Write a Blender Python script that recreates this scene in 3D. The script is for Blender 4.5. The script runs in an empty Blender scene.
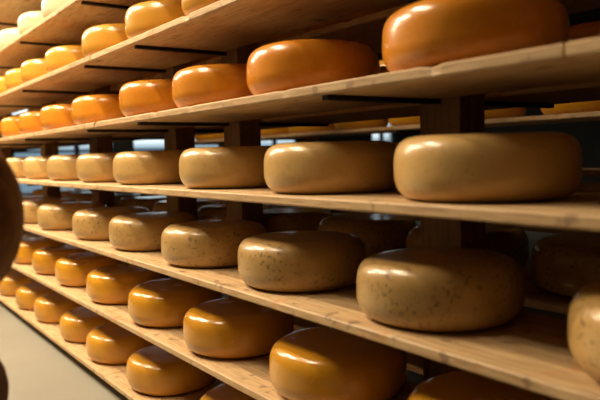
import bpy, bmesh, math, random
from mathutils import Vector, Matrix, noise
random.seed(7)
SC = bpy.context.scene
COL = SC.collection
EYE = 0.765                                   # camera height above the floor

# ------------------------------------------------------------------ materials
def mat(name):
    m = bpy.data.materials.new(name); m.use_nodes = True
    nt = m.node_tree; nt.nodes.clear()
    o = nt.nodes.new('ShaderNodeOutputMaterial'); b = nt.nodes.new('ShaderNodeBsdfPrincipled')
    nt.links.new(b.outputs[0], o.inputs[0])
    return m, nt, b
def N(nt, t, **k):
    n = nt.nodes.new(t)
    for a, v in k.items():
        if a.startswith('i_'): n.inputs[a[2:].replace('_', ' ')].default_value = v
        else: setattr(n, a, v)
    return n
def ramp(nt, stops, interp='LINEAR'):
    r = nt.nodes.new('ShaderNodeValToRGB'); e = r.color_ramp; e.interpolation = interp
    while len(e.elements) < len(stops): e.elements.new(0.5)
    for el, (p, c) in zip(e.elements, stops):
        el.position = p; el.color = (*c, 1) if len(c) == 3 else c
    return r
def mixc(nt, fac, a, b, mode='MIX'):
    m = nt.nodes.new('ShaderNodeMix'); m.data_type = 'RGBA'; m.blend_type = mode
    for s, v in ((m.inputs[0], fac), (m.inputs[6], a), (m.inputs[7], b)):
        if hasattr(v, 'is_linked') or hasattr(v, 'links'): nt.links.new(v, s)
        else: s.default_value = v if not isinstance(v, tuple) or len(v) == 4 else (*v, 1)
    return m.outputs[2]
def coords(nt, scale=(1, 1, 1), offset=True):
    tc = nt.nodes.new('ShaderNodeTexCoord'); mp = nt.nodes.new('ShaderNodeMapping')
    mp.inputs['Scale'].default_value = scale
    nt.links.new(tc.outputs['Object'], mp.inputs['Vector'])
    oi = nt.nodes.new('ShaderNodeObjectInfo')
    if offset:
        mul = N(nt, 'ShaderNodeMath', operation='MULTIPLY'); mul.inputs[1].default_value = 37.0
        nt.links.new(oi.outputs['Random'], mul.inputs[0])
        nt.links.new(mul.outputs[0], mp.inputs['Location'])
    return mp.outputs['Vector'], oi

def wax(name, base, dark, rough=0.33, speck=0.0, mottled=0.5, speck_col=(0.11, 0.07, 0.03), coat=0.35, sss=0.0):
    m, nt, b = mat(name)
    v, oi = coords(nt)
    n1 = N(nt, 'ShaderNodeTexNoise'); n1.inputs['Scale'].default_value = 9; n1.inputs['Detail'].default_value = 6; n1.inputs['Roughness'].default_value = 0.6
    nt.links.new(v, n1.inputs['Vector'])
    r1 = ramp(nt, [(0.36, (0, 0, 0)), (0.66, (1, 1, 1))]); nt.links.new(n1.outputs['Fac'], r1.inputs['Fac'])
    f = N(nt, 'ShaderNodeMath', operation='MULTIPLY'); f.inputs[1].default_value = mottled
    nt.links.new(r1.outputs['Color'], f.inputs[0])
    c = mixc(nt, f.outputs[0], base, dark)
    if speck > 0:
        vo = N(nt, 'ShaderNodeTexNoise'); vo.inputs['Scale'].default_value = 115; vo.inputs['Detail'].default_value = 3; vo.inputs['Roughness'].default_value = 0.55
        nt.links.new(v, vo.inputs['Vector'])
        r2 = ramp(nt, [(0.55, (0, 0, 0)), (0.66, (1, 1, 1))]); nt.links.new(vo.outputs['Fac'], r2.inputs['Fac'])
        n3 = N(nt, 'ShaderNodeTexNoise'); n3.inputs['Scale'].default_value = 14
        nt.links.new(v, n3.inputs['Vector'])
        r3 = ramp(nt, [(0.36, (0, 0, 0)), (0.54, (1, 1, 1))]); nt.links.new(n3.outputs['Fac'], r3.inputs['Fac'])
        k = N(nt, 'ShaderNodeMath', operation='MULTIPLY'); nt.links.new(r2.outputs['Color'], k.inputs[0]); nt.links.new(r3.outputs['Color'], k.inputs[1])
        k2 = N(nt, 'ShaderNodeMath', operation='MULTIPLY'); nt.links.new(k.outputs[0], k2.inputs[0]); k2.inputs[1].default_value = speck
        c = mixc(nt, k2.outputs[0], c, speck_col)
    hsv = nt.nodes.new('ShaderNodeHueSaturation')
    mr = N(nt, 'ShaderNodeMapRange'); mr.inputs[3].default_value = 0.88; mr.inputs[4].default_value = 1.1
    nt.links.new(oi.outputs['Random'], mr.inputs[0]); nt.links.new(mr.outputs[0], hsv.inputs['Value'])
    nt.links.new(c, hsv.inputs['Color']); nt.links.new(hsv.outputs[0], b.inputs['Base Color'])
    n4 = N(nt, 'ShaderNodeTexNoise'); n4.inputs['Scale'].default_value = 22; n4.inputs['Detail'].default_value = 4
    nt.links.new(v, n4.inputs['Vector'])
    mr2 = N(nt, 'ShaderNodeMapRange'); mr2.inputs[3].default_value = rough - 0.08; mr2.inputs[4].default_value = rough + 0.08
    nt.links.new(n4.outputs['Fac'], mr2.inputs[0]); nt.links.new(mr2.outputs[0], b.inputs['Roughness'])
    bp = nt.nodes.new('ShaderNodeBump'); bp.inputs['Strength'].default_value = 0.22; bp.inputs['Distance'].default_value = 0.003
    nt.links.new(n4.outputs['Fac'], bp.inputs['Height']); nt.links.new(bp.outputs[0], b.inputs['Normal'])
    b.inputs['Coat Weight'].default_value = coat; b.inputs['Coat Roughness'].default_value = 0.10
    if sss:
        b.inputs['Subsurface Weight'].default_value = sss; b.inputs['Subsurface Radius'].default_value = (1, .5, .15); b.inputs['Subsurface Scale'].default_value = 0.006
    return m

def wood(name, light, mid, dark, axis='X', stain=0.5, rough=0.62):
    m, nt, b = mat(name)
    sc = {'X': (0.9, 9, 9), 'Z': (9, 9, 0.9)}[axis]
    v, oi = coords(nt, sc)
    v2, _ = coords(nt, (1, 1, 1))
    n1 = N(nt, 'ShaderNodeTexNoise'); n1.inputs['Scale'].default_value = 3.2; n1.inputs['Detail'].default_value = 8; n1.inputs['Roughness'].default_value = 0.62; n1.inputs['Distortion'].default_value = 0.8
    nt.links.new(v, n1.inputs['Vector'])
    r = ramp(nt, [(0.28, mid), (0.5, light), (0.62, light), (0.78, dark)]); nt.links.new(n1.outputs['Fac'], r.inputs['Fac'])
    # fine grain lines
    n2 = N(nt, 'ShaderNodeTexNoise'); n2.inputs['Scale'].default_value = 16; n2.inputs['Detail'].default_value = 4
    nt.links.new(v, n2.inputs['Vector'])
    r2 = ramp(nt, [(0.35, (0.72, 0.66, 0.6)), (0.55, (1, 1, 1))]); nt.links.new(n2.outputs['Fac'], r2.inputs['Fac'])
    c = mixc(nt, 0.85, r.outputs[0], r2.outputs[0], 'MULTIPLY')
    # knots
    vo = N(nt, 'ShaderNodeTexVoronoi'); vo.inputs['Scale'].default_value = 4.2 if axis == 'X' else 3
    mp = nt.nodes.new('ShaderNodeMapping'); mp.inputs['Scale'].default_value = (0.55, 1.2, 1.2) if axis == 'X' else (1.2, 1.2, .55)
    nt.links.new(v2, mp.inputs['Vector']); nt.links.new(mp.outputs[0], vo.inputs['Vector'])
    r3 = ramp(nt, [(0.045, (1, 1, 1)), (0.10, (0, 0, 0))]); nt.links.new(vo.outputs['Distance'], r3.inputs['Fac'])
    c = mixc(nt, r3.outputs[0], c, (0.16, 0.07, 0.025))
    # orange wax and dirt stains
    n5 = N(nt, 'ShaderNodeTexNoise'); n5.inputs['Scale'].default_value = 17; n5.inputs['Detail'].default_value = 5; n5.inputs['Roughness'].default_value = 0.65
    nt.links.new(v2, n5.inputs['Vector'])
    r5 = ramp(nt, [(0.585, (0, 0, 0)), (0.67, (1, 1, 1))]); nt.links.new(n5.outputs['Fac'], r5.inputs['Fac'])
    k = N(nt, 'ShaderNodeMath', operation='MULTIPLY'); nt.links.new(r5.outputs[0], k.inputs[0]); k.inputs[1].default_value = stain
    c = mixc(nt, k.outputs[0], c, (0.55, 0.2, 0.035))
    n6 = N(nt, 'ShaderNodeTexNoise'); n6.inputs['Scale'].default_value = 31; n6.inputs['Detail'].default_value = 3
    nt.links.new(v2, n6.inputs['Vector'])
    r6 = ramp(nt, [(0.63, (0, 0, 0)), (0.70, (1, 1, 1))]); nt.links.new(n6.outputs['Fac'], r6.inputs['Fac'])
    k6 = N(nt, 'ShaderNodeMath', operation='MULTIPLY'); nt.links.new(r6.outputs[0], k6.inputs[0]); k6.inputs[1].default_value = stain * 0.9
    c = mixc(nt, k6.outputs[0], c, (0.10, 0.045, 0.02))
    hsv = nt.nodes.new('ShaderNodeHueSaturation')
    mr = N(nt, 'ShaderNodeMapRange'); mr.inputs[3].default_value = 0.9; mr.inputs[4].default_value = 1.08
    nt.links.new(oi.outputs['Random'], mr.inputs[0]); nt.links.new(mr.outputs[0], hsv.inputs['Value'])
    nt.links.new(c, hsv.inputs['Color']); nt.links.new(hsv.outputs[0], b.inputs['Base Color'])
    b.inputs['Roughness'].default_value = rough
    bp = nt.nodes.new('ShaderNodeBump'); bp.inputs['Strength'].default_value = 0.35; bp.inputs['Distance'].default_value = 0.002
    nt.links.new(n2.outputs['Fac'], bp.inputs['Height']); nt.links.new(bp.outputs[0], b.inputs['Normal'])
    return m

def plain(name, col, rough=0.6, metal=0.0, var=0.15, scale=3.0, bump=0.05):
    m, nt, b = mat(name)
    v, oi = coords(nt, offset=False)
    n = N(nt, 'ShaderNodeTexNoise'); n.inputs['Scale'].default_value = scale; n.inputs['Detail'].default_value = 6
    nt.links.new(v, n.inputs['Vector'])
    a = tuple(c * (1 - var) for c in col); z = tuple(min(1, c * (1 + var)) for c in col)
    r = ramp(nt, [(0.3, a), (0.7, z)]); nt.links.new(n.outputs['Fac'], r.inputs['Fac'])
    nt.links.new(r.outputs[0], b.inputs['Base Color'])
    b.inputs['Roughness'].default_value = rough; b.inputs['Metallic'].default_value = metal
    bp = nt.nodes.new('ShaderNodeBump'); bp.inputs['Strength'].default_value = bump; bp.inputs['Distance'].default_value = 0.01
    nt.links.new(n.outputs['Fac'], bp.inputs['Height']); nt.links.new(bp.outputs[0], b.inputs['Normal'])
    return m

M = {
 'pale':   wax('wax_pale_cream', (0.66, 0.56, 0.36), (0.58, 0.46, 0.25), 0.34, mottled=0.4),
 'amber':  wax('wax_amber', (0.66, 0.33, 0.04), (0.58, 0.265, 0.026), 0.30, mottled=0.6),
 'orange': wax('wax_orange', (0.68, 0.265, 0.018), (0.60, 0.20, 0.013), 0.27, mottled=0.6),
 'tan':    wax('wax_smooth_tan', (0.58, 0.375, 0.135), (0.50, 0.30, 0.09), 0.34, speck=0.16, mottled=0.55),
 'speck':  wax('wax_speckled_tan', (0.52, 0.33, 0.115), (0.43, 0.255, 0.075), 0.36, speck=0.72, mottled=0.6),
 'gold':   wax('wax_golden', (0.60, 0.285, 0.014), (0.49, 0.21, 0.008), 0.25, mottled=0.5, coat=0.45),
 'gold2':  wax('wax_dull_golden', (0.58, 0.285, 0.02), (0.48, 0.21, 0.012), 0.33, mottled=0.6),
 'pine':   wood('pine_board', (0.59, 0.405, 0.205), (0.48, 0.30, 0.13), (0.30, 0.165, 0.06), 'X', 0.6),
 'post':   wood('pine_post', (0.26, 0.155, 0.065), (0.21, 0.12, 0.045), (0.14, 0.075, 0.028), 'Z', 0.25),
 'iron':   plain('dark_iron', (0.02, 0.017, 0.015), 0.55, 0.6, scale=20),
 'wall':   plain('grey_plaster', (0.05, 0.05, 0.047), 0.8, scale=2),
 'warmwall': plain('brown_plaster', (0.10, 0.075, 0.05), 0.8, scale=2),
 'floor':  plain('sealed_concrete_floor', (0.27, 0.26, 0.215), 0.45, var=0.08, scale=2.5, bump=0.03),
 'frame':  plain('dark_window_frame', (0.03, 0.04, 0.05), 0.4, scale=8),
 'sill':   plain('white_window_sill', (0.8, 0.8, 0.78), 0.35, scale=4, var=0.04),
 'lampbox': plain('white_enamel', (0.8, 0.8, 0.78), 0.4, var=0.03),
 'skin':   plain('skin', (0.62, 0.36, 0.24), 0.5, var=0.08, scale=14),
 'hair':   plain('brown_hair', (0.21, 0.075, 0.012), 0.5, var=0.4, scale=40, bump=0.5),
 'coat':   plain('brown_wool_coat', (0.12, 0.055, 0.02), 0.85, var=0.2, scale=50, bump=0.3),
 'trouser': plain('dark_trousers', (0.035, 0.04, 0.055), 0.85, var=0.2, scale=50, bump=0.3),
 'shoe':   plain('black_leather', (0.02, 0.016, 0.014), 0.4, scale=12),
 'eye':    plain('eye_white', (0.8, 0.78, 0.74), 0.2, var=0.02),
 'iris':   plain('dark_iris', (0.05, 0.025, 0.012), 0.2),
 'lip':    plain('lips', (0.5, 0.2, 0.16), 0.45, var=0.05),
}
def glass():
    m = bpy.data.materials.new('window_glass'); m.use_nodes = True; nt = m.node_tree; nt.nodes.clear()
    o = nt.nodes.new('ShaderNodeOutputMaterial'); t = nt.nodes.new('ShaderNodeBsdfTransparent'); g = nt.nodes.new('ShaderNodeBsdfGlossy')
    g.inputs['Roughness'].default_value = 0.03; t.inputs['Color'].default_value = (0.93, 0.97, 0.97, 1)
    f = nt.nodes.new('ShaderNodeFresnel'); f.inputs['IOR'].default_value = 1.45
    x = nt.nodes.new('ShaderNodeMixShader')
    nt.links.new(f.outputs[0], x.inputs[0]); nt.links.new(t.outputs[0], x.inputs[1]); nt.links.new(g.outputs[0], x.inputs[2]); nt.links.new(x.outputs[0], o.inputs[0])
    return m
M['glass'] = glass()
def emit(name, col, s):
    m = bpy.data.materials.new(name); m.use_nodes = True; nt = m.node_tree; nt.nodes.clear()
    o = nt.nodes.new('ShaderNodeOutputMaterial'); e = nt.nodes.new('ShaderNodeEmission')
    e.inputs[0].default_value = (*col, 1); e.inputs[1].default_value = s; nt.links.new(e.outputs[0], o.inputs[0]); return m
M['tube'] = emit('lamp_diffuser_glow', (1, .82, .6), 6)

# ------------------------------------------------------------------ helpers
def link(name, bm, m, parent=None, loc=(0, 0, 0), rz=0.0, smooth=False):
    me = bpy.data.meshes.new(name); bm.normal_update(); bm.to_mesh(me); bm.free()
    if m: me.materials.append(m)
    if smooth:
        for p in me.polygons: p.use_smooth = True
    o = bpy.data.objects.new(name, me); COL.objects.link(o)
    o.location = loc; o.rotation_euler = (0, 0, rz)
    if parent: o.parent = parent
    return o
def box(bm, x0, x1, y0, y1, z0, z1, bev=0.0):
    vs = [bm.verts.new(c) for c in ((x0, y0, z0), (x1, y0, z0), (x1, y1, z0), (x0, y1, z0), (x0, y0, z1), (x1, y0, z1), (x1, y1, z1), (x0, y1, z1))]
    fs = [bm.faces.new([vs[i] for i in q]) for q in ((0, 3, 2, 1), (4, 5, 6, 7), (0, 1, 5, 4), (1, 2, 6, 5), (2, 3, 7, 6), (3, 0, 4, 7))]
    if bev:
        es = list({e for f in fs for e in f.edges})
        bmesh.ops.bevel(bm, geom=es, offset=bev, segments=2, profile=0.6, affect='EDGES')
def tag(o, label=None, cat=None, group=None, kind=None):
    if label: o['label'] = label
    if cat: o['category'] = cat
    if group: o['group'] = group
    if kind: o['kind'] = kind
    return o
def empty(name, loc=(0, 0, 0), rz=0.0):
    o = bpy.data.objects.new(name, None); COL.objects.link(o); o.location = loc; o.rotation_euler = (0, 0, rz); o.empty_display_size = 0.1
    return o

# ------------------------------------------------------------------ cheese wheel mesh
def cheese_mesh(seed, r=0.143, h=0.104, n=72):
    """Gouda wheel: flat faces, strongly rounded shoulders, bulging side. Origin at the base centre."""
    bm = bmesh.new(); e = 2 / 2.9; rings = []
    K = 28
    off = Vector((seed * 7.3, seed * 3.1, seed * 5.7))
    def put(R, z, a):
        p = Vector((R * math.cos(a), R * math.sin(a), z))
        d = noise.noise(p * 9 + off) * 0.0022 + noise.noise(Vector((math.cos(a), math.sin(a), 0)) * 0.9 + off) * 0.003
        q = p * (1 + d / r)
        q.z = z + (noise.noise(p * 7 + off) * 0.0018 if z > 0.02 else 0)
        return bm.verts.new(q)
    prof = []
    for fr in (0.25, 0.5, 0.75, 0.93): prof.append((fr * (r - .45 * h), 0.0))
    for i in range(K + 1):
        t = -math.pi / 2 + math.pi * i / K
        R = r - .45 * h * (1 - abs(math.cos(t)) ** e)
        z = h / 2 + h / 2 * math.copysign(abs(math.sin(t)) ** e, math.sin(t))
        # the mould's seam: a very shallow ridge low on the side
        R += 0.0010 * math.exp(-((z - 0.036) / 0.004) ** 2)
        prof.append((R, z))
    for fr in (0.93, 0.75, 0.5, 0.25): prof.append((fr * (r - .45 * h), h + 0.0012 * (1 - fr)))
    for R, z in prof: rings.append([put(R, z, 2 * math.pi * j / n) for j in range(n)])
    cb = bm.verts.new((0, 0, 0)); ct = bm.verts.new((0, 0, h + 0.0015))
    for a, b2 in zip(rings, rings[1:]):
        for j in range(n): bm.faces.new((a[j], a[(j + 1) % n], b2[(j + 1) % n], b2[j]))
    for j in range(n):
        bm.faces.new((cb, rings[0][(j + 1) % n], rings[0][j])); bm.faces.new((ct, rings[-1][j], rings[-1][(j + 1) % n]))
    return bm

P0 = 0.70                      # distance from the lens to the rack's front edge
TH = 0.018                     # board thickness
ZB = dict(Z=0.763, A=0.5257, B=0.3171, C=0.105, D=-0.0938, E=-0.3024, F=-0.5096, G=-0.7245)   # undersides, relative to the eye
ZB = {k: v + EYE for k, v in ZB.items()}
TOP = {k: v + TH for k, v in ZB.items()}
YC = 0.851

PLACE = dict(A='top shelf', B='second shelf', C='third shelf', D='fourth shelf', E='fifth shelf', F='second lowest shelf', G='lowest shelf')
LOOK = dict(A='pale cream', B='amber yellow', C='bright orange', D='smooth tan', E='speckled tan', F='glossy golden', G='dull golden')
MAT = dict(A='pale', B='amber', C='orange', D='tan', E='speck', F='gold', G='gold2')
XS = dict(A=[-3.466, -3.05, -2.646], B=[-3.66, -3.32, -3.006, -2.635, -2.172, -1.795, -1.421],
          C=[-3.531, -3.138, -2.744, -2.323, -1.855, -1.497, -1.131, -0.7],
          D=[-3.49, -3.08, -2.684, -2.308, -1.938, -1.468, -1.075, -0.686],
          E=[-3.62, -3.262, -2.864, -2.394, -2.014, -1.598, -1.19, -0.784, -0.368],
          F=[-3.416, -3.011, -2.66, -2.259, -1.857, -1.471, -1.061, -0.66],
          G=[-3.776, -3.36, -3.026, -2.627, -2.285, -1.899, -1.426])
ORD = ['rightmost', 'second from the right', 'third from the right', 'fourth from the right', 'fifth from the right',
       'sixth from the right', 'seventh from the right', 'eighth from the right', 'ninth from the right', 'tenth from the right',
       'eleventh from the right', 'twelfth from the right', 'thirteenth from the right']
protos = {}
def proto_mesh(k, v, h):
    key = (k, v)
    if key not in protos:
        bm = cheese_mesh(v * 1.7 + ord(k[0]), 0.143, h)
        o = link('cheese_wheel', bm, M[k], smooth=True); protos[key] = o
        return o, True
    return protos[key], False
def wheel(kind, v, h, loc, label, group, rz=0.0):
    o, new = proto_mesh(kind, v, h)
    if not new:
        o = o.copy(); COL.objects.link(o)
    o.location = loc; o.rotation_euler = (0, 0, rz)
    tag(o, label, 'cheese', group)
    return o
HH = dict(A=.102, B=.104, C=.104, D=.102, E=.105, F=.106, G=.100)
for row, xs in XS.items():
    n = len(xs)
    for i, x in enumerate(xs):
        lab = '%s cheese wheel, %s in front row on %s' % (LOOK[row], ORD[n - 1 - i], PLACE[row])
        wheel(MAT[row], i % 3, HH[row], (x, YC + random.uniform(-.004, .004), TOP[row]), lab,
              '%s cheese wheels in the front row' % LOOK[row], random.uniform(0, 6.28))
# back row of the same rack
BACK = dict(A=[-4.3, -3.9, -3.5, -3.1, -2.7, -2.3], B=[-4.62, -4.2, -3.81, -3.4, -3.02, -2.63, -2.25, -1.84, -1.43], C=[-4.52, -4.12, -3.72, -3.3, -2.9, -2.5, -2.1, -1.70, -1.36, -1.03, -0.68], D=[-4.5, -4.1, -3.7, -3.3, -2.9, -2.5, -2.1, -1.7, -1.3, -0.98],
            E=[-4.6, -4.2, -3.8, -3.38, -2.98, -2.57, -2.16, -1.78, -1.41, -1.052, -0.698], F=[-1.7, -1.3])
for row, xs in BACK.items():
    for i, x in enumerate(xs):
        lab = '%s cheese wheel, %s in shadowed back row on %s' % (LOOK[row], ORD[len(xs) - 1 - i], PLACE[row])
        wheel(MAT[row], i % 3, HH[row], (x, 1.243, TOP[row]), lab, '%s cheese wheels in the back row' % LOOK[row], random.uniform(0, 6.28))

# ------------------------------------------------------------------ boards
def board(x0, x1, y0, y1, z0, seed, mname='pine'):
    """A worn plank: bevelled edges, slightly uneven thickness, small chips along the front edge. Origin at its centre underside."""
    L = x1 - x0; W = y1 - y0; bm = bmesh.new(); nx = 80
    prof = [(-W/2, .003), (-W/2 + .0025, 0), (0, 0), (W/2 - .003, 0), (W/2, .003), (W/2, TH - .003), (W/2 - .003, TH), (0, TH), (-W/2 + .02, TH), (-W/2 + .003, TH), (-W/2, TH - .003)]
    rings = []
    for i in range(nx + 1):
        x = -L/2 + L * i / nx
        wob = 0.0008 * noise.noise(Vector((x * 5, seed, 0)))
        chip = max(0.0, noise.noise(Vector((x * 30, seed * 3.1, 4.0))) - 0.42) * 0.022
        ring = []
        for k, (y, z) in enumerate(prof):
            yy, zz = y, z
            if k in (0, 10): yy += wob
            if k in (9, 10): yy += chip; zz -= chip * 0.8
            if k == 0: yy += chip * .3
            ring.append(bm.verts.new((x, yy, zz)))
        rings.append(ring)
    m = len(prof)
    for a, b2 in zip(rings, rings[1:]):
        for k in range(m): bm.faces.new((a[k], b2[k], b2[(k + 1) % m], a[(k + 1) % m]))
    bm.faces.new(rings[0]); bm.faces.new(list(reversed(rings[-1])))
    bmesh.ops.recalc_face_normals(bm, faces=bm.faces)
    return link('shelf_board', bm, M[mname], loc=((x0 + x1) / 2, (y0 + y1) / 2, z0))
SEG = [(-8.69, -7.044), (-7.04, -5.394), (-5.39, -3.744), (-3.74, -2.094), (-2.09, -0.444), (-0.44, 1.206)]
SEGN = ['sixth', 'fifth', 'fourth', 'third', 'second', 'first']
LV = dict(PLACE, Z='shelf above the cream wheels')
JIT = dict(A=.01, B=-.012, C=-.005, D=.0, E=-.012, F=-.006, G=-.022, Z=0.0)
BL = dict(Z='above the cream wheels', A='under the cream wheels', B='under the amber wheels', C='under the orange wheels', D='under the smooth tan wheels', E='under the speckled wheels', F='under the glossy golden wheels', G='lowest level')
sd = 0
for row in 'ZABCDEFG':
    for si, (x0, x1) in enumerate(SEG):
        if row in 'DEFG':                     # one long plank at the near end
            if si == 5: continue
            if si == 4: x1 = 1.206
        sd += 1; j = JIT[row]
        b = board(x0 + j, x1 + j, P0 + random.uniform(-.0015, .0015), 0.994, ZB[row], sd * 1.37)
        tag(b, '%s front board from the right, pine, %s' % (SEGN[si], BL[row]), 'shelf board', 'front boards of the rack')
    if row != 'G' and row != 'Z':
        for si, (x0, x1) in enumerate(SEG[1:]):
            sd += 1
            b = board(x0, x1, 1.080, 1.45 if row == 'B' else 1.40, ZB[row], sd * 1.37)
            tag(b, '%s board from the right behind the posts, pine, %s' % (SEGN[si], BL[row]), 'shelf board', 'back boards of the rack')

# ------------------------------------------------------------------ rack uprights with their iron brackets
def bracket(parent, xo, y0, y1, ztop, name='bracket'):
    bm = bmesh.new(); box(bm, xo - .009, xo + .009, y0, y1, ztop - .009, ztop, .0015)
    return link(name, bm, M['iron'], parent)
def upright(x, y, wx, wy, levels, label, bx, front=(0.715, ), back=1.385, zt=2.25, group='wooden posts of the rack'):
    r = empty('rack_post', (x, y, 0)); tag(r, label, 'post', group)
    bm = bmesh.new(); box(bm, -wx/2, wx/2, -wy/2, wy/2, 0, zt, .003); link('post', bm, M['post'], r)
    for z in levels:
        bracket(r, bx - x, front[0] - y, -wy/2, z)
        if back: bracket(r, bx - x, wy/2, back - y, z)
    return r
POSTS = [(-0.912, .107, -0.916), (-1.744, .096, -1.765), (-2.187, .100, -2.205), (-3.025, .105, -3.06), (-3.89, .10, -3.90), (-5.08, .10, -5.08), (-5.9, .10, -5.9), (-0.02, .10, -0.02)]
PN = ['large post in the right half', 'post right of the picture centre line of tan wheels', 'post left of the middle', 'fourth', 'fifth', 'sixth', 'seventh', 'near']
PL = ['thick wooden rack post, nearest one, behind the two rightmost tan wheels',
      'wooden rack post behind the gap between second and third tan wheels',
      'wooden rack post, third from the right, close beside its right neighbour',
      'wooden rack post, fourth from the right, behind small tan wheels',
      'wooden rack post, fifth from the right, beside the blue window light',
      'wooden rack post, sixth from the right, at the far left edge',
      'wooden rack post at the far left end of the rack',
      'wooden rack post at the near end of the rack past the right edge']
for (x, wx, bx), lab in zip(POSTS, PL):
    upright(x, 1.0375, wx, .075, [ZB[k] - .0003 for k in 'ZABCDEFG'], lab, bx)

# ------------------------------------------------------------------ second rack across the next aisle
FX = 2.11
FSEG = [(-4.40, -2.754), (-2.75, -1.104), (-1.10, 0.546)]
FLV = dict(B='upper level', C='middle level', D='lower middle level', E='bottom level')
for row in 'BCDE':
    for si, (x0, x1) in enumerate(FSEG):
        sd += 1
        b = board(x0, x1, FX, FX + .29, ZB[row], sd * 1.37)
        tag(b, 'pine board of rack behind, %s, %s from the right' % (FLV[row], ['third', 'second', 'first'][si]), 'shelf board', 'boards of the far rack')
FAR = dict(B=([-3.9, -3.5, -3.1, -2.7, -2.3, -1.9], 'amber'), C=([-4.2, -3.81, -3.42, -3.02, -2.6, -2.19, -1.78, -1.37, -0.96], 'gold'), D=([-4.2, -3.8, -3.4, -3.0], 'gold'))
for row, (xs, k) in FAR.items():
    for i, x in enumerate(xs):
        wheel(k, i % 3, .105 if k == 'gold' else .104, (x, FX + .151, TOP[row]),
              '%s cheese wheel on rack behind, %s on its %s' % ({'amber': 'amber', 'gold': 'golden'}[k], ORD[len(xs) - 1 - i], FLV[row]),
              'cheese wheels on the far rack', random.uniform(0, 6.28))
for i, x in enumerate((-4.36, -3.3, -2.2, -1.1, 0.0)):
    upright(x, FX + .335, .1, .075, [ZB[k] - .0003 for k in 'BCDE'], 'wooden post of the rack behind, %s' % ORD[4 - i], x, (FX + .02,), None, 2.25, 'posts of the far rack')

# ------------------------------------------------------------------ room shell
X0, X1, Y0, Y1, CZ = -9.0, 3.0, -1.5, 9.6, 2.7
def struct(name, boxes, m):
    bm = bmesh.new()
    for b in boxes: box(bm, *b)
    o = link(name, bm, m); o['kind'] = 'structure'; return o
struct('floor', [(X0 - .2, X1 + .2, Y0 - .2, Y1 + .2, -.1, 0)], M['floor'])
struct('ceiling', [(X0 - .2, X1 + .2, Y0 - .2, Y1 + .2, CZ, CZ + .1)], M['warmwall'])
struct('wall_front', [(X0 - .2, X1 + .2, Y0 - .2, Y0, 0, CZ)], M['warmwall'])
struct('wall_back', [(X0 - .2, X1 + .2, Y1, Y1 + .2, 0, CZ)], M['wall'])
struct('wall_right', [(X1, X1 + .2, Y0, Y1, 0, CZ)], M['warmwall'])
SILL, HEAD = EYE - .42, EYE + 1.12
WIN = [(1.93, 3.335), (3.545, 5.35), (5.56, 6.5), (8.1, 8.75)]
edges = [Y0] + [v for w in WIN for v in w] + [Y1]
wb = [(X0 - .2, X0, Y0, Y1, 0, SILL), (X0 - .2, X0, Y0, Y1, HEAD, CZ)]
for a, b2 in zip(edges[0::2], edges[1::2]): wb.append((X0 - .2, X0, a, b2, SILL, HEAD))
struct('wall_left', wb, M['wall'])
for i, (a, b2) in enumerate(WIN):
    w = empty('window_%d' % (i + 1), (X0, (a + b2) / 2, SILL)); w['kind'] = 'structure'
    hw = (b2 - a) / 2; H = HEAD - SILL
    bm = bmesh.new()
    for bx_ in ((-.14, -.08, -hw, -hw + .05, 0, H), (-.14, -.08, hw - .05, hw, 0, H), (-.14, -.08, -hw + .05, hw - .05, H - .05, H), (-.14, -.08, -hw + .05, hw - .05, 0, .03),
                (-.135, -.085, -hw + .05, hw - .05, .545, .575)): box(bm, *bx_)
    struts = bmesh.new(); box(struts, -.16, .02, -hw + .0, hw - .0, .45, .488, .003); link('transom', struts, M['sill'], w)
    mu = 2.786 - (a + b2) / 2 if i == 0 else 0.0
    box(bm, -.137, -.083, mu - .03, mu + .03, .03, H - .05)
    link('window_frame', bm, M['frame'], w)
    bm = bmesh.new(); box(bm, -.115, -.109, -hw + .05, hw - .05, .03, H - .05); link('window_glass', bm, M['glass'], w)
    bm = bmesh.new(); box(bm, -.08, .06, -hw, hw, -.0, .018, .003); link('window_sill', bm, M['sill'], w)

# ------------------------------------------------------------------ ceiling lamps over the front aisle (housing, diffuser, light)
def lamp(x, y, z, length, width, energy, col, label):
    r = empty('ceiling_lamp', (x, y, z)); tag(r, label, 'lamp', 'aisle ceiling lamps')
    bm = bmesh.new(); box(bm, -length/2 - .02, length/2 + .02, -width/2 - .02, width/2 + .02, .012, .07, .006); link('housing', bm, M['lampbox'], r)
    bm = bmesh.new(); box(bm, -length/2, length/2, -width/2, width/2, .004, .012); link('diffuser', bm, M['tube'], r)
    for sx in (-1, 1):
        bm = bmesh.new(); box(bm, sx * length * .35 - .006, sx * length * .35 + .006, -.006, .006, .07, CZ - z, 0); link('hanger', bm, M['iron'], r)
    ld = bpy.data.lights.new('lamp_light', 'AREA'); ld.shape = 'RECTANGLE'; ld.size = length; ld.size_y = width; ld.energy = energy; ld.color = col
    lo = bpy.data.objects.new('lamp_light', ld); COL.objects.link(lo); lo.parent = r; lo.location = (0, 0, 0)
    return r
WARM = (1.0, 0.79, 0.54)
LAMPS = [(-1.55, -0.30, 2.25, .50, .45, 17, 'wide warm ceiling lamp over the aisle, nearest of the wide ones'),
         (-2.90, -0.30, 2.25, .70, .45, 52, 'wide warm ceiling lamp over the aisle, second nearest of the wide ones'),
         (-4.45, -0.30, 2.25, .70, .45, 58, 'wide warm ceiling lamp over the aisle, third nearest of the wide ones'),
         (-6.00, -0.30, 2.25, .70, .45, 64, 'wide warm ceiling lamp over the aisle, farthest of the wide ones'),
         (-1.80, 0.16, 2.25, .36, .07, 24, 'narrow warm ceiling lamp close to the rack, nearest one'),
         (-3.40, 0.16, 2.25, .36, .07, 30, 'narrow warm ceiling lamp close to the rack, farther one')]
for x, y, z, ln, wd, en, lab in LAMPS: lamp(x, y, z, ln, wd, en, WARM, lab)

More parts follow.
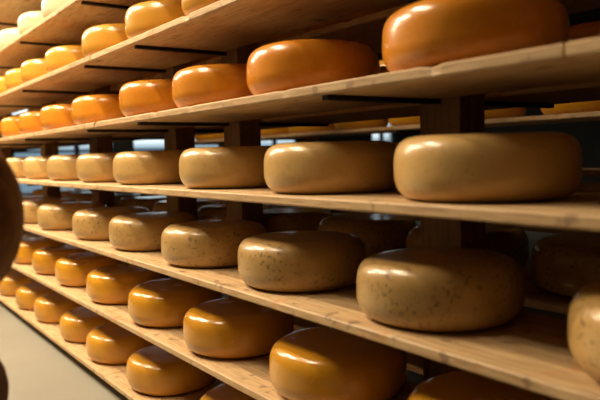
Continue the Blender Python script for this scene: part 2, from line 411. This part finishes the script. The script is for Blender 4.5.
# ------------------------------------------------------------------ person squatting at the left edge of the frame
def skinned(name, pts, edges_, radii, m, parent, sub=2, root=0):
    bm = bmesh.new(); sk = bm.verts.layers.skin.verify()
    vs = []
    for p, r in zip(pts, radii):
        v = bm.verts.new(p); rr = r if isinstance(r, tuple) else (r, r)
        v[sk].radius = rr; v[sk].use_root = (len(vs) == root); vs.append(v)
    for a, b2 in edges_: bm.edges.new((vs[a], vs[b2]))
    o = link(name, bm, m, parent)
    md = o.modifiers.new('skin', 'SKIN'); md.use_smooth_shade = True
    sb = o.modifiers.new('sub', 'SUBSURF'); sb.levels = sub; sb.render_levels = sub
    return o
person = empty('person', (-0.870, 0.121, 0.010), math.radians(144)); person.scale = (.9, .9, .9)       # local +Y is where the person looks
tag(person, 'person with brown hair and dark brown coat squatting out of focus at the left edge', 'person')
# ---- one continuous body: pelvis, spine, neck, arms, legs (local: x right, y forward)
pts = [(0, .08, .20), (0, .07, .33), (0, .072, .42), (0, .057, .50), (0, .01, .60), (0, .008, .69),     # 0-5 pelvis..skull base
       (.13, .065, .49), (.19, .10, .40), (.14, .28, .40),                                            # 6-8 shoulder, elbow, wrist (right)
       (-.13, .065, .49), (-.19, .10, .40), (-.14, .28, .40),                                         # 9-11
       (.10, .0, .19), (.19, .30, .42), (.16, .06, .10), (.17, .20, .045),                              # 12-15 hip, knee, ankle, toe
       (-.10, .0, .19), (-.19, .30, .42), (-.16, .06, .10), (-.17, .20, .045)]
ed = [(0, 1), (1, 2), (2, 3), (3, 4), (4, 5), (3, 6), (6, 7), (7, 8), (3, 9), (9, 10), (10, 11), (0, 12), (12, 13), (13, 14), (14, 15), (0, 16), (16, 17), (17, 18), (18, 19)]
rad = [(.11, .09), (.12, .095), (.13, .09), (.10, .07), (.044, .046), (.044, .046), .058, .042, .028, .058, .042, .028, .085, .062, .042, .035, .085, .062, .042, .035]
body = skinned('body', pts, ed, rad, M['coat'], person)
# ---- head
def head_mesh():
    bm = bmesh.new(); bmesh.ops.create_uvsphere(bm, u_segments=40, v_segments=28, radius=1)
    for v in bm.verts:
        x, y, z = v.co
        w = 0.077 * (1 - .22 * max(0, -z) ** 1.5); d = 0.096 if y < 0 else 0.094
        px, py, pz = x * w, y * d, z * 0.112
        if z < 0 and y > 0: py *= 1 - .10 * (-z); 
        if z < -.2 and y < 0: py *= 1 - .35 * (-z - .2)
        # brow, eye sockets, nose, mouth and chin
        if y > 0:
            f = max(0, y) ** 3
            py += .022 * math.exp(-((px / .011) ** 2)) * math.exp(-(((pz + .012) / .022) ** 2)) * f * 1.1
            py += .006 * math.exp(-((pz - .022) / .009) ** 2) * f * math.exp(-(px / .04) ** 2)
            for sx in (-1, 1): py -= .010 * math.exp(-(((px - sx * .031) / .014) ** 2)) * math.exp(-((pz / .012) ** 2)) * f
            py += .008 * math.exp(-((px / .02) ** 2)) * math.exp(-(((pz + .092) / .014) ** 2))
        v.co = (px, py, pz)
    return bm
HC = (0, .022, .77)
hd = link('head', head_mesh(), M['skin'], person, HC, smooth=True)
def ball(name, m, parent, c, r, s=(1, 1, 1)):
    bm = bmesh.new(); bmesh.ops.create_uvsphere(bm, u_segments=18, v_segments=12, radius=r)
    for v in bm.verts: v.co = (v.co.x * s[0] + c[0], v.co.y * s[1] + c[1], v.co.z * s[2] + c[2])
    return link(name, bm, m, parent, smooth=True)
for sx in (-1, 1):
    ball('eye', M['eye'], hd, (sx * .031, .073, 0), .012)
    ball('iris', M['iris'], hd, (sx * .031, .0825, 0), .0045)
    bm = bmesh.new(); bmesh.ops.create_uvsphere(bm, u_segments=18, v_segments=12, radius=1)
    for v in bm.verts:
        x, y, z = v.co; cup = .004 if (abs(y) < .6 and abs(z) < .6 and x * sx > 0) else 0
        v.co = (sx * .076 + x * .007 - sx * cup, -.004 + y * .017 - .004 * z, -.004 + z * .031)
    link('ear', bm, M['skin'], hd, smooth=True)
ball('mouth', M['lip'], hd, (0, .079, -.052), .01, (2.2, .7, .75))
# hair: a cap over crown, back and sides with combed strand relief
bm = bmesh.new(); bmesh.ops.create_uvsphere(bm, u_segments=96, v_segments=48, radius=1)
for v in bm.verts:
    x, y, z = v.co; a = math.atan2(x, -y)
    st = 1 + .018 * noise.noise(Vector((a * 9, z * 1.2, 3))) + .03 * noise.noise(Vector((x * 2, y * 2, z * 2)))
    v.co = (x * .085 * st, y * .102 * st - .004, z * .122 * st + .002)
kill = [v for v in bm.verts if (v.co.y > .035 and v.co.z < .055) or (v.co.y > .0 and v.co.z < .02 and abs(v.co.x) < .2 and v.co.y > .012) or v.co.z < -.098]
bmesh.ops.delete(bm, geom=kill, context='VERTS')
hr = link('hair', bm, M['hair'], hd, smooth=True); s_ = hr.modifiers.new('thick', 'SOLIDIFY'); s_.thickness = .008; s_.offset = -1
# coat collar, trousers and shoes
bm = bmesh.new(); n = 28; rr_ = []
for (R, z, ky) in ((.062, .545, 0), (.062, .57, 0), (.058, .592, 0), (.054, .592, 0), (.056, .56, 0)):
    rr_.append([bm.verts.new((R * math.cos(2 * math.pi * j / n), R * math.sin(2 * math.pi * j / n) + .022, z)) for j in range(n)])
for a, b2 in zip(rr_, rr_[1:]):
    for j in range(n): bm.faces.new((a[j], a[(j + 1) % n], b2[(j + 1) % n], b2[j]))
link('collar', bm, M['coat'], person, smooth=True)
skinned('trousers', [(0, -.02, .195), (.10, .0, .19), (.19, .30, .42), (.163, .085, .135), (-.10, .0, .19), (-.19, .30, .42), (-.163, .085, .135)],
        [(0, 1), (1, 2), (2, 3), (0, 4), (4, 5), (5, 6)], [(.105, .09), .098, .073, .052, .098, .073, .052], M['trouser'], person)
for sx in (-1, 1):
    skinned('shoe', [(sx * .158, .02, .045), (sx * .162, .10, .045), (sx * .172, .20, .038), (sx * .178, .25, .034)], [(0, 1), (1, 2), (2, 3)], [(.040, .044), (.042, .044), (.044, .034), (.034, .026)], M['shoe'], person)
    # hand: palm and five bent fingers hanging off the knee
    P = [(sx * .140, .27, .40), (sx * .136, .31, .395), (sx * .132, .345, .385)]; E_ = [(0, 1), (1, 2)]; R_ = [.024, (.034, .018), (.036, .016)]
    for k, (ox, ln) in enumerate(((-.027, .066), (-.009, .075), (.009, .070), (.027, .055))):
        b0 = len(P); bx_ = sx * .132 + ox
        P += [(bx_, .352, .383), (bx_, .352 + ln * .45, .374), (bx_, .352 + ln * .75, .352), (bx_, .352 + ln * .85, .330)]
        E_ += [(2, b0), (b0, b0 + 1), (b0 + 1, b0 + 2), (b0 + 2, b0 + 3)]; R_ += [.0095, .009, .0082, .007]
    b0 = len(P); tx = -sx
    P += [(sx * .136 + tx * .034, .315, .385), (sx * .136 + tx * .052, .340, .372), (sx * .136 + tx * .056, .365, .358)]
    E_ += [(1, b0), (b0, b0 + 1), (b0 + 1, b0 + 2)]; R_ += [.012, .0105, .009]
    skinned('hand', P, E_, R_, M['skin'], person)

# ------------------------------------------------------------------ daylight outside the windows
w = bpy.data.worlds.new('daylight'); SC.world = w; w.use_nodes = True; nt = w.node_tree; nt.nodes.clear()
wo = nt.nodes.new('ShaderNodeOutputWorld'); bg = nt.nodes.new('ShaderNodeBackground')
tc = nt.nodes.new('ShaderNodeTexCoord'); sp = nt.nodes.new('ShaderNodeSeparateXYZ'); nt.links.new(tc.outputs['Generated'], sp.inputs[0])
rp = ramp(nt, [(0.0, (0.06, 0.08, 0.09)), (0.495, (0.11, 0.16, 0.20)), (0.5105, (0.12, 0.18, 0.235)), (0.5135, (0.9, 0.97, 1.0)), (1.0, (0.55, 0.62, 0.7))])
mr = N(nt, 'ShaderNodeMapRange'); mr.inputs[1].default_value = -1; mr.inputs[2].default_value = 1
nt.links.new(sp.outputs[2], mr.inputs[0]); nt.links.new(mr.outputs[0], rp.inputs['Fac']); nt.links.new(rp.outputs[0], bg.inputs[0])
bg.inputs[1].default_value = 2.0; nt.links.new(bg.outputs[0], wo.inputs[0])

# ------------------------------------------------------------------ camera
cd = bpy.data.cameras.new('camera'); cam = bpy.data.objects.new('camera', cd); COL.objects.link(cam)
cd.sensor_width = 36; cd.lens = 658.195 / 600 * 36; cd.clip_start = .02
r = Vector((0.58331388, 0.81185162, -0.02533516)); u = Vector((-0.03995825, 0.05983568, 0.99740816)); f = Vector((-0.81126337, 0.58078968, -0.06734315))
cam.matrix_world = Matrix(((r.x, u.x, -f.x, 0), (r.y, u.y, -f.y, 0), (r.z, u.z, -f.z, EYE), (0, 0, 0, 1)))
cd.dof.use_dof = True; cd.dof.focus_distance = 1.55; cd.dof.aperture_fstop = 3.5
SC.camera = cam
SC.view_settings.view_transform = 'Standard'; SC.view_settings.look = 'None'; SC.view_settings.gamma = 1; SC.view_settings.use_curve_mapping = False
SC.view_settings.exposure = 0.0
